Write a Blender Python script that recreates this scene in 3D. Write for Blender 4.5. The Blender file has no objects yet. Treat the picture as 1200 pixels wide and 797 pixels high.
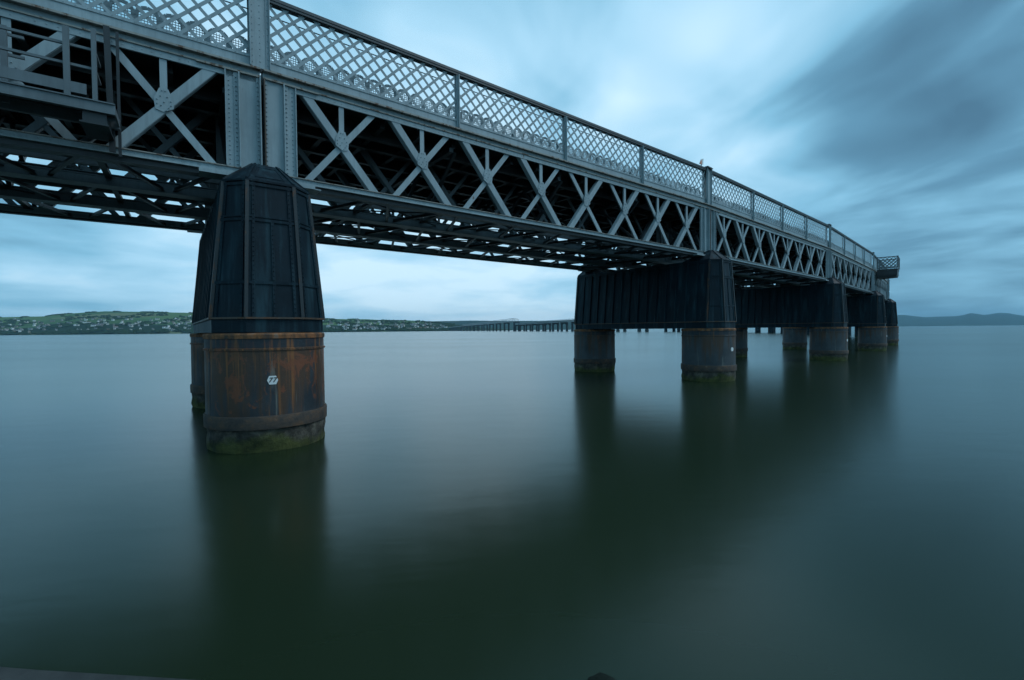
import bpy, math, random
from mathutils import Vector, Matrix, noise
random.seed(7)
R = math.radians
sc = bpy.context.scene
col = sc.collection

# ------------------------------------------------------------------ camera
cam_d = bpy.data.cameras.new('camera'); cam = bpy.data.objects.new('camera', cam_d); col.objects.link(cam)
cam_d.sensor_width = 36; cam_d.lens = 545 / 1200 * 36
cam_d.clip_start = 0.05; cam_d.clip_end = 80000
CAM_H = 2.6
cam.matrix_world = Matrix.Translation((0, 0, CAM_H)) @ Matrix.Rotation(R(90) - 11.82 / 545, 4, 'X') @ Matrix.Rotation(-0.0095, 4, 'Z')
sc.camera = cam

# ------------------------------------------------------------------ light
SUN_EL, SUN_AZ = R(48), R(88)          # azimuth measured clockwise from +Y (the view direction)
world = bpy.data.worlds.new("World"); sc.world = world; world.use_nodes = True
nt = world.node_tree; nt.nodes.clear()
def N(t, nodes=None, **kw):
    n = (nodes or nt.nodes).new(t)
    for k, v in kw.items(): setattr(n, k, v)
    return n
def mth(tree, op, a, b=None, c=None, clamp=False):
    n = tree.nodes.new('ShaderNodeMath'); n.operation = op; n.use_clamp = clamp
    for i, v in enumerate((a, b, c)):
        if v is None: continue
        if isinstance(v, (int, float)): n.inputs[i].default_value = v
        else: tree.links.new(v, n.inputs[i])
    return n.outputs[0]
def mix(tree, f, a, b):
    n = tree.nodes.new('ShaderNodeMix'); n.data_type = 'RGBA'
    for s, v in ((n.inputs[0], f), (n.inputs[6], a), (n.inputs[7], b)):
        if isinstance(v, (int, float)): s.default_value = v
        elif isinstance(v, tuple): s.default_value = (*v, 1)[:4]
        else: tree.links.new(v, s)
    return n.outputs[2]
def ramp(tree, f, stops, interp='LINEAR'):
    n = tree.nodes.new('ShaderNodeValToRGB'); n.color_ramp.interpolation = interp
    e = n.color_ramp.elements
    while len(e) < len(stops): e.new(0.5)
    for i, (p, c) in enumerate(stops):
        e[i].position = p; e[i].color = (*c, 1) if isinstance(c, tuple) else (c, c, c, 1)
    tree.links.new(f, n.inputs[0]); return n.outputs[0]

out = N('ShaderNodeOutputWorld'); bg = N('ShaderNodeBackground'); nt.links.new(bg.outputs[0], out.inputs[0])
sky = N('ShaderNodeTexSky', sky_type='NISHITA', sun_disc=False, sun_elevation=SUN_EL, sun_rotation=SUN_AZ)
sky.air_density = 1.0; sky.dust_density = 1.0; sky.ozone_density = 3.0
tc = N('ShaderNodeTexCoord'); sep = N('ShaderNodeSeparateXYZ'); nt.links.new(tc.outputs['Generated'], sep.inputs[0])
dx, dy, dz = sep.outputs
def dirdot(px, py, power):
    """soft lobe of the cloud cover round a fixed compass direction"""
    v = Vector(((px - 600) / 545, 1, (388 - py) / 545)).normalized()
    n = N('ShaderNodeVectorMath', operation='DOT_PRODUCT'); nt.links.new(tc.outputs['Generated'], n.inputs[0]); n.inputs[1].default_value = v
    return mth(nt, 'POWER', mth(nt, 'MAXIMUM', n.outputs['Value'], 0.0), power)
zz = mth(nt, 'ADD', mth(nt, 'MAXIMUM', dz, 0.0), 0.13)
px_ = mth(nt, 'DIVIDE', dx, zz); py_ = mth(nt, 'DIVIDE', dy, zz)
cmb = N('ShaderNodeCombineXYZ'); nt.links.new(px_, cmb.inputs[0]); nt.links.new(py_, cmb.inputs[1])
def cloud_noise(rot, sx, sy, scale, detail, rough, dist, seed):
    m = N('ShaderNodeMapping'); nt.links.new(cmb.outputs[0], m.inputs[0])
    m.inputs['Rotation'].default_value = (0, 0, rot); m.inputs['Scale'].default_value = (sx, sy, 1); m.inputs['Location'].default_value = (seed, seed * 1.7, 0)
    n = N('ShaderNodeTexNoise'); nt.links.new(m.outputs[0], n.inputs['Vector'])
    n.inputs['Scale'].default_value = scale; n.inputs['Detail'].default_value = detail; n.inputs['Roughness'].default_value = rough; n.inputs['Distortion'].default_value = dist
    return n.outputs['Fac']
# the cloud base near the horizon: flat banks seen edge-on
hm = N('ShaderNodeMapping'); nt.links.new(tc.outputs['Generated'], hm.inputs[0]); hm.inputs['Scale'].default_value = (2.2, 2.2, 11.0); hm.inputs['Location'].default_value = (4.0, 1.0, 2.3)
hn = N('ShaderNodeTexNoise'); nt.links.new(hm.outputs[0], hn.inputs['Vector']); hn.inputs['Scale'].default_value = 1.6; hn.inputs['Detail'].default_value = 5; hn.inputs['Roughness'].default_value = 0.55; hn.inputs['Distortion'].default_value = 0.3
hi_f = N('ShaderNodeMapRange', interpolation_type='SMOOTHSTEP'); nt.links.new(dz, hi_f.inputs[0]); hi_f.inputs[1].default_value = 0.06; hi_f.inputs[2].default_value = 0.34
hi_f = hi_f.outputs[0]; lo_f = mth(nt, 'SUBTRACT', 1.0, hi_f)
n1 = cloud_noise(R(-28), 1.0, 0.62, 0.95, 3, 0.48, 0.3, 3.1)      # large drawn-out masses
n2 = cloud_noise(R(-32), 1.0, 0.72, 2.1, 3.5, 0.48, 0.45, 8.4)      # streaks along the wind
lum = mth(nt, 'ADD', mth(nt, 'MULTIPLY', mth(nt, 'SUBTRACT', n1, 0.5), 1.3), mth(nt, 'MULTIPLY', mth(nt, 'SUBTRACT', n2, 0.5), 1.0))
lum = mth(nt, 'ADD', mth(nt, 'MULTIPLY', lum, mth(nt, 'ADD', mth(nt, 'MULTIPLY', hi_f, 0.75), 0.25)), mth(nt, 'MULTIPLY', mth(nt, 'MULTIPLY', mth(nt, 'SUBTRACT', hn.outputs['Fac'], 0.5), 1.1), lo_f))
lobes = [(800, 110, 8, 0.12), (480, 60, 10, 0.13), (1110, 40, 40, -0.11), (1060, 215, 60, -0.13), (1180, 340, 12, -0.26), (1190, 150, 90, 0.10),
         (480, 345, 14, 0.34), (130, 300, 16, 0.12), (860, 90, 60, 0.07), (-200, 200, 5, -0.12)]
for px, py, pw, amp in lobes:
    lum = mth(nt, 'ADD', lum, mth(nt, 'MULTIPLY', dirdot(px, py, pw), amp))
lum = mth(nt, 'ADD', mth(nt, 'ADD', lum, mth(nt, 'MULTIPLY', lo_f, 0.12)), 0.47, clamp=True)
ccol = ramp(nt, lum, [(0.0, (0.052, 0.138, 0.215)), (0.25, (0.092, 0.235, 0.350)), (0.50, (0.185, 0.420, 0.585)), (0.76, (0.340, 0.585, 0.755)), (1.0, (0.54, 0.74, 0.87))])
skyc = N('ShaderNodeVectorMath', operation='SCALE'); nt.links.new(sky.outputs[0], skyc.inputs[0]); skyc.inputs['Scale'].default_value = 1.0
# cloud luminance is given in the same units as the sky (divided by the background strength)
SKY_STR = 0.08
cl = N('ShaderNodeVectorMath', operation='SCALE'); nt.links.new(ccol, cl.inputs[0]); cl.inputs['Scale'].default_value = 1.0 / SKY_STR
tot = mix(nt, 0.94, skyc.outputs[0], cl.outputs[0])
nt.links.new(tot, bg.inputs[0]); bg.inputs[1].default_value = SKY_STR

sun_d = bpy.data.lights.new('sun', 'SUN'); sun_d.energy = 0.8; sun_d.angle = R(30); sun_d.color = (0.93, 0.97, 1.0)
sun = bpy.data.objects.new('sun', sun_d); col.objects.link(sun)
sv = Vector((math.sin(SUN_AZ) * math.cos(SUN_EL), math.cos(SUN_AZ) * math.cos(SUN_EL), math.sin(SUN_EL)))
sun.rotation_euler = (-sv).to_track_quat('-Z', 'Y').to_euler()

sc.view_settings.view_transform = 'Standard'; sc.view_settings.look = 'None'
sc.view_settings.exposure = 0.45; sc.view_settings.gamma = 1; sc.view_settings.use_curve_mapping = False

# ------------------------------------------------------------------ materials
def mat(name, build, rough=0.6, metal=0.0, bump=None, spec=0.5):
    m = bpy.data.materials.new(name); m.use_nodes = True; t = m.node_tree
    p = t.nodes['Principled BSDF']; p.inputs['Roughness'].default_value = rough; p.inputs['Metallic'].default_value = metal
    p.inputs['Specular IOR Level'].default_value = spec
    r = build(t, p)
    if isinstance(r, tuple): p.inputs['Base Color'].default_value = (*r, 1)
    elif r is not None: t.links.new(r, p.inputs['Base Color'])
    return m
def coord(t, kind='Object', scale=(1, 1, 1), loc=(0, 0, 0)):
    c = t.nodes.new('ShaderNodeTexCoord'); m = t.nodes.new('ShaderNodeMapping'); t.links.new(c.outputs[kind], m.inputs[0])
    m.inputs['Scale'].default_value = scale; m.inputs['Location'].default_value = loc
    return m.outputs[0]
def wcoord(t, scale=(1, 1, 1), loc=(0, 0, 0)):
    c = t.nodes.new('ShaderNodeNewGeometry'); m = t.nodes.new('ShaderNodeMapping'); t.links.new(c.outputs['Position'], m.inputs[0])
    m.inputs['Scale'].default_value = scale; m.inputs['Location'].default_value = loc
    return m.outputs[0]
def noi(t, v, scale=1, detail=4, rough=0.55, dist=0):
    n = t.nodes.new('ShaderNodeTexNoise'); t.links.new(v, n.inputs['Vector'])
    n.inputs['Scale'].default_value = scale; n.inputs['Detail'].default_value = detail; n.inputs['Roughness'].default_value = rough; n.inputs['Distortion'].default_value = dist
    return n.outputs['Fac']
def bumpn(t, p, h, strength=0.3, dist=0.02):
    b = t.nodes.new('ShaderNodeBump'); t.links.new(h, b.inputs['Height']); b.inputs['Strength'].default_value = strength; b.inputs['Distance'].default_value = dist
    t.links.new(b.outputs[0], p.inputs['Normal'])

def b_paint(base, rust_amt, dark=0.75):
    def f(t, p):
        v = wcoord(t, (1, 1, 1)); a = noi(t, v, 0.9, 5, 0.6)
        vs = wcoord(t, (9, 9, 0.8)); s = noi(t, vs, 1.0, 6, 0.65)
        c = mix(t, ramp(t, a, [(0.35, 0.0), (0.7, 1.0)]), tuple(x * dark for x in base), base)
        c = mix(t, ramp(t, s, [(0.46, 0.0), (0.70, 0.6)]), c, tuple(x * 0.55 for x in base))
        r = noi(t, wcoord(t, (3.1, 3.1, 1.1), (4, 9, 2)), 1.6, 6, 0.68)
        rm = ramp(t, r, [(rust_amt, 0.0), (rust_amt + 0.07, 0.85)])
        c = mix(t, rm, c, (0.105, 0.048, 0.022))
        bumpn(t, p, noi(t, v, 14, 3), 0.12, 0.01)
        rr = mix(t, rm, (0.46,) * 3, (0.8,) * 3); t.links.new(rr, p.inputs['Roughness'])
        return c
    return f
M = {}
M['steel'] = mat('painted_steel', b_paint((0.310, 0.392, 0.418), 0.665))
M['steel_dark'] = mat('painted_steel_dark', b_paint((0.14, 0.175, 0.19), 0.71))  # darker copy of the steel paint; inner girders' shade is in the colour
M['steel_rail'] = mat('rail_paint', b_paint((0.070, 0.085, 0.092), 0.72))
M['steel_lip'] = mat('flange_paint', b_paint((0.330, 0.320, 0.285), 0.54))
M['under'] = mat('underside_iron_shaded', b_paint((0.022, 0.029, 0.033), 0.69))  # near-black, so the shade below the deck is part of the colour
M['plank'] = mat('brown_timber', b_paint((0.060, 0.040, 0.030), 0.75))
M['deck'] = mat('deck_timber_shaded', b_paint((0.012, 0.013, 0.013), 0.75))  # albedo lowered to paint in the dark interior under the deck

def b_iron(t, p):
    v = wcoord(t); a = noi(t, v, 1.1, 5, 0.6)
    s = noi(t, wcoord(t, (4.5, 4.5, 0.35), (1, 5, 0)), 1.0, 6, 0.62)
    c = mix(t, ramp(t, a, [(0.35, 0.0), (0.7, 1.0)]), (0.0025, 0.0090, 0.0150), (0.006, 0.021, 0.031))
    c = mix(t, ramp(t, s, [(0.50, 0.0), (0.68, 0.8)]), c, (0.022, 0.058, 0.074))  # lighter teal streaks: the panels' vertical sheen painted into the colour
    r = noi(t, wcoord(t, (3, 3, 1.2), (14, 3, 2)), 2.0, 6, 0.7)
    c = mix(t, ramp(t, r, [(0.74, 0.0), (0.82, 0.6)]), c, (0.040, 0.022, 0.013))
    dz_ = noi(t, wcoord(t, (7, 7, 1.3), (6, 2, 4)), 1.0, 6, 0.7)
    c = mix(t, ramp(t, dz_, [(0.69, 0.0), (0.74, 0.55)]), c, (0.16, 0.19, 0.19))
    bumpn(t, p, noi(t, v, 9, 4), 0.35, 0.015)
    t.links.new(ramp(t, a, [(0.3, 0.45), (0.7, 0.65)]), p.inputs['Roughness'])
    return c
M['iron'] = mat('black_painted_iron', b_iron, spec=0.2)
M['iron_edge'] = mat('highlight_iron_edge', b_paint((0.018, 0.026, 0.030), 0.56))  # lighter than the panels: corner highlights painted in, rust patches besides
M['iron_rust'] = mat('rusty_ledge_iron', b_paint((0.085, 0.060, 0.042), 0.50))

def b_caisson(t, p, k=0.0):
    v = coord(t); g = t.nodes.new('ShaderNodeSeparateXYZ'); t.links.new(v, g.inputs[0]); z = g.outputs[2]
    a = noi(t, wcoord(t), 1.3, 5, 0.6)
    s = noi(t, wcoord(t, (3.6, 3.6, 0.30), (1, 5, 0)), 1.0, 7, 0.62, 0.15)
    s2 = noi(t, wcoord(t, (11, 11, 0.35), (11, 5, 0)), 1.0, 7, 0.68, 0.15)
    c = mix(t, ramp(t, a, [(0.3, 0.0), (0.75, 1.0)]), (0.012, 0.017, 0.022) if not k else (0.022, 0.029, 0.034), (0.040, 0.050, 0.058) if not k else (0.075, 0.088, 0.096))
    # brown film over most of the drum, heavier towards the upper ring
    hz = t.nodes.new('ShaderNodeMapRange'); t.links.new(z, hz.inputs[0]); hz.inputs[1].default_value = 0.7; hz.inputs[2].default_value = 2.25
    hz.inputs[3].default_value = -0.09; hz.inputs[4].default_value = 0.10
    f = mth(t, 'ADD', s, mth(t, 'SUBTRACT', hz.outputs[0], k))
    c = mix(t, ramp(t, f, [(0.40, 0.0), (0.54, 0.9)]), c, (0.072, 0.036, 0.018))
    c = mix(t, ramp(t, mth(t, 'ADD', s2, mth(t, 'SUBTRACT', mth(t, 'MULTIPLY', hz.outputs[0], 0.5), k)), [(0.55, 0.0), (0.66, 0.85)]), c, (0.235, 0.088, 0.024))
    pt = noi(t, wcoord(t, (2.2, 2.2, 1.6), (3, 8, 1)), 1.4, 8, 0.72, 0.6)     # rust blooms
    c = mix(t, ramp(t, mth(t, 'ADD', pt, mth(t, 'SUBTRACT', mth(t, 'MULTIPLY', hz.outputs[0], 0.6), k)), [(0.56, 0.0), (0.60, 0.7), (0.68, 0.9)]), c, (0.185, 0.056, 0.022))
    b0 = mth(t, 'MULTIPLY', mth(t, 'GREATER_THAN', z, 2.262), mth(t, 'LESS_THAN', z, 2.462))          # blue-black painted band under the rim
    c = mix(t, mth(t, 'MULTIPLY', b0, ramp(t, s2, [(0.50, 0.85), (0.60, 0.15)])), c, (0.008, 0.020, 0.030))
    w = noi(t, wcoord(t, (6, 6, 0.5), (31, 7, 0)), 1.0, 4, 0.6)
    c = mix(t, ramp(t, w, [(0.63, 0.0), (0.72, 0.6)]), c, (0.19, 0.19, 0.16))
    bumpn(t, p, noi(t, wcoord(t), 7, 6, 0.65), 0.4, 0.02)
    t.links.new(ramp(t, a, [(0.3, 0.42), (0.7, 0.7)]), p.inputs['Roughness'])
    return c
M['caisson'] = mat('streaked_rusty_iron', b_caisson)
M['caisson_grey'] = mat('grey_tarred_iron', lambda t, p: b_caisson(t, p, 0.09))
def b_rim(t, p):
    r = noi(t, wcoord(t, (3, 3, 2)), 1.8, 6, 0.65); 
    bumpn(t, p, noi(t, wcoord(t), 12, 5, 0.7), 0.6, 0.02)
    return ramp(t, r, [(0.35, (0.045, 0.040, 0.036)), (0.48, (0.14, 0.065, 0.03)), (0.58, (0.27, 0.105, 0.038)), (0.72, (0.17, 0.15, 0.125))])
M['rim'] = mat('rust_flaked_rim', b_rim, 0.85)
def b_band(t, p):
    r = noi(t, wcoord(t, (2.6, 2.6, 3)), 1.5, 6, 0.65)
    bumpn(t, p, noi(t, wcoord(t), 12, 5, 0.7), 0.6, 0.02)
    return ramp(t, r, [(0.32, (0.020, 0.020, 0.020)), (0.5, (0.055, 0.040, 0.030)), (0.62, (0.095, 0.050, 0.026)), (0.78, (0.16, 0.15, 0.12))])
M['band'] = mat('corroded_collar_iron', b_band, 0.75)
def b_foot(t, p):
    g = t.nodes.new('ShaderNodeSeparateXYZ'); t.links.new(wcoord(t), g.inputs[0])
    a = noi(t, wcoord(t), 3.2, 7, 0.7); b = noi(t, wcoord(t, (1, 1, 1), (9, 2, 5)), 1.3, 5, 0.6)
    c = ramp(t, a, [(0.35, (0.018, 0.017, 0.014)), (0.5, (0.065, 0.058, 0.045)), (0.66, (0.15, 0.135, 0.105))])
    mz = t.nodes.new('ShaderNodeMapRange'); t.links.new(g.outputs[2], mz.inputs[0]); mz.inputs[1].default_value = 0.50; mz.inputs[2].default_value = 0.05
    mz.inputs[3].default_value = -0.16; mz.inputs[4].default_value = 0.26
    f = mth(t, 'ADD', b, mz.outputs[0])
    moss = ramp(t, a, [(0.35, (0.024, 0.032, 0.006)), (0.62, (0.095, 0.105, 0.020))])
    c = mix(t, ramp(t, f, [(0.50, 0.0), (0.68, 0.9)]), c, moss)
    bumpn(t, p, noi(t, wcoord(t), 9, 8, 0.75), 1.0, 0.06)
    return c
M['foot'] = mat('mossy_rough_concrete', b_foot, 0.9)
M['white'] = mat('white_enamel', lambda t, p: (0.75, 0.76, 0.74), 0.5)
M['black'] = mat('black_lettering', lambda t, p: (0.008, 0.008, 0.008), 0.6)
M['orange'] = mat('faded_orange_board', lambda t, p: (0.62, 0.22, 0.13), 0.6)
def b_conc(t, p):
    a = noi(t, wcoord(t), 2.0, 8, 0.7)
    bumpn(t, p, noi(t, wcoord(t), 22, 8, 0.75), 0.6, 0.02)
    return ramp(t, a, [(0.3, (0.008, 0.009, 0.008)), (0.55, (0.026, 0.028, 0.027)), (0.75, (0.06, 0.062, 0.058))])
M['concrete'] = mat('sea_wall_concrete', b_conc, 0.9)
def b_rock(t, p):
    a = noi(t, wcoord(t), 3.0, 8, 0.7); bumpn(t, p, noi(t, wcoord(t), 14, 8, 0.8), 0.9, 0.04)
    return ramp(t, a, [(0.3, (0.014, 0.020, 0.017)), (0.7, (0.030, 0.040, 0.032))])
M['rock'] = mat('wet_weeded_rock', b_rock, 0.95, spec=0.05)

def b_water(t, p):
    g = wcoord(t); n = noi(t, wcoord(t, (0.02, 0.05, 1)), 1.0, 3, 0.5)
    p.inputs['IOR'].default_value = 1.33; p.inputs['Specular Tint'].default_value = (0.80, 0.96, 1.0, 1)
    # slow swell smoothed by the long exposure, plus the finest residual texture
    h1 = noi(t, wcoord(t, (0.55, 1.4, 1)), 1.0, 3, 0.55, 0.3); h2 = noi(t, wcoord(t, (5, 9, 1)), 1.0, 3, 0.6)
    h = mth(t, 'ADD', h1, mth(t, 'MULTIPLY', h2, 0.10))
    bumpn(t, p, h, 0.018, 0.25)
    t.links.new(ramp(t, n, [(0.3, 0.19), (0.7, 0.225)]), p.inputs['Roughness'])
    return mix(t, ramp(t, n, [(0.3, 0.0), (0.7, 1.0)]), (0.014, 0.025, 0.012), (0.017, 0.029, 0.015))
M['water'] = mat('silky_estuary_water', b_water)

def b_land(t, p):
    g = t.nodes.new('ShaderNodeSeparateXYZ'); t.links.new(wcoord(t), g.inputs[0])
    wa = noi(t, wcoord(t, (1 / 420, 1 / 160, 0)), 1.0, 5, 0.6, 0.4)
    vo = t.nodes.new('ShaderNodeTexVoronoi'); t.links.new(wcoord(t, (1 / 700, 1 / 260, 0)), vo.inputs['Vector']); vo.inputs['Scale'].default_value = 1
    sp = t.nodes.new('ShaderNodeSeparateColor'); t.links.new(vo.outputs['Color'], sp.inputs[0])
    field = ramp(t, sp.outputs[0], [(0.0, (0.060, 0.110, 0.036)), (0.4, (0.085, 0.140, 0.045)), (0.7, (0.065, 0.115, 0.038)), (0.85, (0.14, 0.155, 0.075))], 'CONSTANT')
    wood = (0.014, 0.028, 0.010)
    mz = t.nodes.new('ShaderNodeMapRange'); t.links.new(g.outputs[2], mz.inputs[0]); mz.inputs[1].default_value = 30; mz.inputs[2].default_value = 75
    mz.inputs[3].default_value = -0.20; mz.inputs[4].default_value = 0.10
    f = mth(t, 'ADD', wa, mz.outputs[0])
    return mix(t, ramp(t, f, [(0.36, 0.0), (0.40, 1.0)]), wood, field)
M['land'] = mat('fields_and_woods', b_land, 0.95, spec=0.1)
M['far_land'] = mat('far_moorland', lambda t, p: mix(t, noi(t, wcoord(t, (1 / 900, 1 / 500, 0)), 1, 5), (0.008, 0.022, 0.016), (0.030, 0.055, 0.030)), 0.95, spec=0.1)
M['tree'] = mat('distant_tree_leaf', lambda t, p: mix(t, noi(t, wcoord(t, (1 / 30,) * 3), 1, 4), (0.012, 0.024, 0.009), (0.035, 0.060, 0.020)), 0.95, spec=0.1)
HW = [mat('house_wall_' + n, (lambda c: (lambda t, p: c))(c), 0.85) for n, c in (('harled', (0.62, 0.60, 0.55)), ('stone', (0.26, 0.23, 0.19)), ('grey', (0.34, 0.34, 0.33)), ('white', (0.78, 0.78, 0.76)))]
HR = [mat('house_roof_' + n, (lambda c: (lambda t, p: c))(c), 0.8) for n, c in (('slate', (0.085, 0.09, 0.10)), ('tile', (0.17, 0.09, 0.065)))]
M['far_iron'] = mat('far_bridge_iron', lambda t, p: (0.028, 0.042, 0.048), 0.7)
M['far_steel'] = mat('far_bridge_steel', lambda t, p: (0.30, 0.34, 0.36), 0.7)

# ------------------------------------------------------------------ mesh helpers
class MB:
    def __init__(s): s.v = []; s.f = []; s.m = []
    def quadbox(s, p, mi=0):                       # 8 points: bottom 4, top 4
        b = len(s.v); s.v += [tuple(q) for q in p]
        for f in ((0, 3, 2, 1), (4, 5, 6, 7), (0, 1, 5, 4), (1, 2, 6, 5), (2, 3, 7, 6), (3, 0, 4, 7)):
            s.f.append(tuple(b + i for i in f)); s.m.append(mi)
    def box(s, x0, x1, y0, y1, z0, z1, mi=0):
        s.quadbox([(x0, y0, z0), (x1, y0, z0), (x1, y1, z0), (x0, y1, z0), (x0, y0, z1), (x1, y0, z1), (x1, y1, z1), (x0, y1, z1)], mi)
    def bar(s, a, b, w, d, up=(0, 0, 1), mi=0):    # rectangular bar a->b ; w across, d along 'up'
        a = Vector(a); b = Vector(b); t = (b - a).normalized(); u = Vector(up); x = t.cross(u).normalized(); u = x.cross(t).normalized()
        x *= w / 2; u *= d / 2
        s.quadbox([a - x - u, b - x - u, b + x - u, a + x - u, a - x + u, b - x + u, b + x + u, a + x + u], mi)
    def face_bar(s, s0, z0, s1, z1, w, y0, y1, mi=0, cut=None):
        """flat bar in the girder plane, ends cut level; w measured across the bar, y0..y1 its depth"""
        L = math.hypot(s1 - s0, z1 - z0); hw = w / 2 * L / abs(z1 - z0)
        s.quadbox([(s0 - hw, y0, z0), (s0 + hw, y0, z0), (s0 + hw, y1, z0), (s0 - hw, y1, z0),
                   (s1 - hw, y0, z1), (s1 + hw, y0, z1), (s1 + hw, y1, z1), (s1 - hw, y1, z1)], mi)
    def prism(s, poly, y0, y1, mi=0):              # polygon (x,z) extruded along y
        n = len(poly); b = len(s.v)
        s.v += [(x, y0, z) for x, z in poly] + [(x, y1, z) for x, z in poly]
        s.f.append(tuple(b + i for i in range(n))); s.f.append(tuple(b + n + i for i in reversed(range(n)))); s.m += [mi, mi]
        for i in range(n): j = (i + 1) % n; s.f.append((b + i, b + n + i, b + n + j, b + j)); s.m.append(mi)
    def loft(s, rings, mi=0, cap=True):
        n = len(rings[0]); b = len(s.v)
        for r in rings: s.v += [tuple(q) for q in r]
        for k in range(len(rings) - 1):
            for i in range(n):
                j = (i + 1) % n; s.f.append((b + k * n + i, b + k * n + j, b + (k + 1) * n + j, b + (k + 1) * n + i)); s.m.append(mi)
        if cap:
            s.f.append(tuple(b + i for i in reversed(range(n)))); s.m.append(mi)
            e = b + (len(rings) - 1) * n; s.f.append(tuple(e + i for i in range(n))); s.m.append(mi)
    def lathe(s, prof, cx=0, cy=0, n=64, mi=0):
        s.loft([[(cx + r * math.cos(2 * math.pi * i / n), cy + r * math.sin(2 * math.pi * i / n), z) for i in range(n)] for r, z in prof], mi)
    def rivet(s, p, nrm, r=0.02, h=0.014):
        p = Vector(p); nrm = Vector(nrm).normalized(); a = nrm.orthogonal().normalized(); c = nrm.cross(a); b = len(s.v)
        k = 6
        for i in range(k): q = p + (a * math.cos(i * math.tau / k) + c * math.sin(i * math.tau / k)) * r - nrm * 0.002; s.v.append(tuple(q))
        for i in range(k): q = p + (a * math.cos(i * math.tau / k) + c * math.sin(i * math.tau / k)) * r * 0.55 + nrm * h; s.v.append(tuple(q))
        for i in range(k): j = (i + 1) % k; s.f.append((b + i, b + j, b + k + j, b + k + i)); s.m.append(0)
        s.f.append(tuple(b + k + i for i in range(k))); s.m.append(0)
    def tube(s, pts, r, n=8, mi=0):
        for a, b in zip(pts[:-1], pts[1:]):
            a = Vector(a); b = Vector(b); t = (b - a).normalized(); u = t.orthogonal().normalized(); w = t.cross(u)
            s.loft([[q + (u * math.cos(i * math.tau / n) + w * math.sin(i * math.tau / n)) * r for i in range(n)] for q in (a, b)], mi)
    def build(s, name, mats, parent=None, smooth=False):
        me = bpy.data.meshes.new(name); me.from_pydata(s.v, [], s.f)
        for m in (mats if isinstance(mats, (list, tuple)) else [mats]): me.materials.append(m)
        me.polygons.foreach_set('material_index', s.m)
        if smooth:
            me.polygons.foreach_set('use_smooth', [True] * len(me.polygons))
            me.set_sharp_from_angle(angle=R(35))
        me.update(); o = bpy.data.objects.new(name, me); col.objects.link(o); o.parent = parent
        return o
def tag(o, label=None, cat=None, group=None, kind=None):
    for k, v in (('label', label), ('category', cat), ('group', group), ('kind', kind)):
        if v: o[k] = v
    return o
def empty(name, loc=(0, 0, 0), rz=0):
    o = bpy.data.objects.new(name, None); col.objects.link(o); o.location = loc; o.rotation_euler = (0, 0, rz); o.empty_display_size = 0.3
    return o
def copy_tree(o, parent=None):
    c = o.copy(); col.objects.link(c); c.parent = parent
    for ch in list(o.children): copy_tree(ch, c)
    return c
ORD = 'first second third fourth fifth sixth seventh eighth ninth tenth eleventh twelfth thirteenth fourteenth fifteenth sixteenth seventeenth eighteenth nineteenth twentieth'.split()

# ------------------------------------------------------------------ water
w = MB(); w.v = [(-30000, -3000, 0), (30000, -3000, 0), (30000, 30000, 0), (-30000, 30000, 0)]; w.f = [(0, 1, 2, 3)]; w.m = [0]
tag(w.build('water', M['water']), kind='structure')

# ------------------------------------------------------------------ bridge layout
L = 20.087; D = 0.05473; SP = 7.43
H0 = 0.6652
piers = []
x, y, h = -5.874, 11.146, H0
for i in range(22):
    piers.append((x, y, h - D / 2)); x += L * math.cos(h); y += L * math.sin(h); h += D
hp = H0 - D
PX, PY = -5.874 - L * math.cos(hp), 11.146 - L * math.sin(hp)

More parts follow.
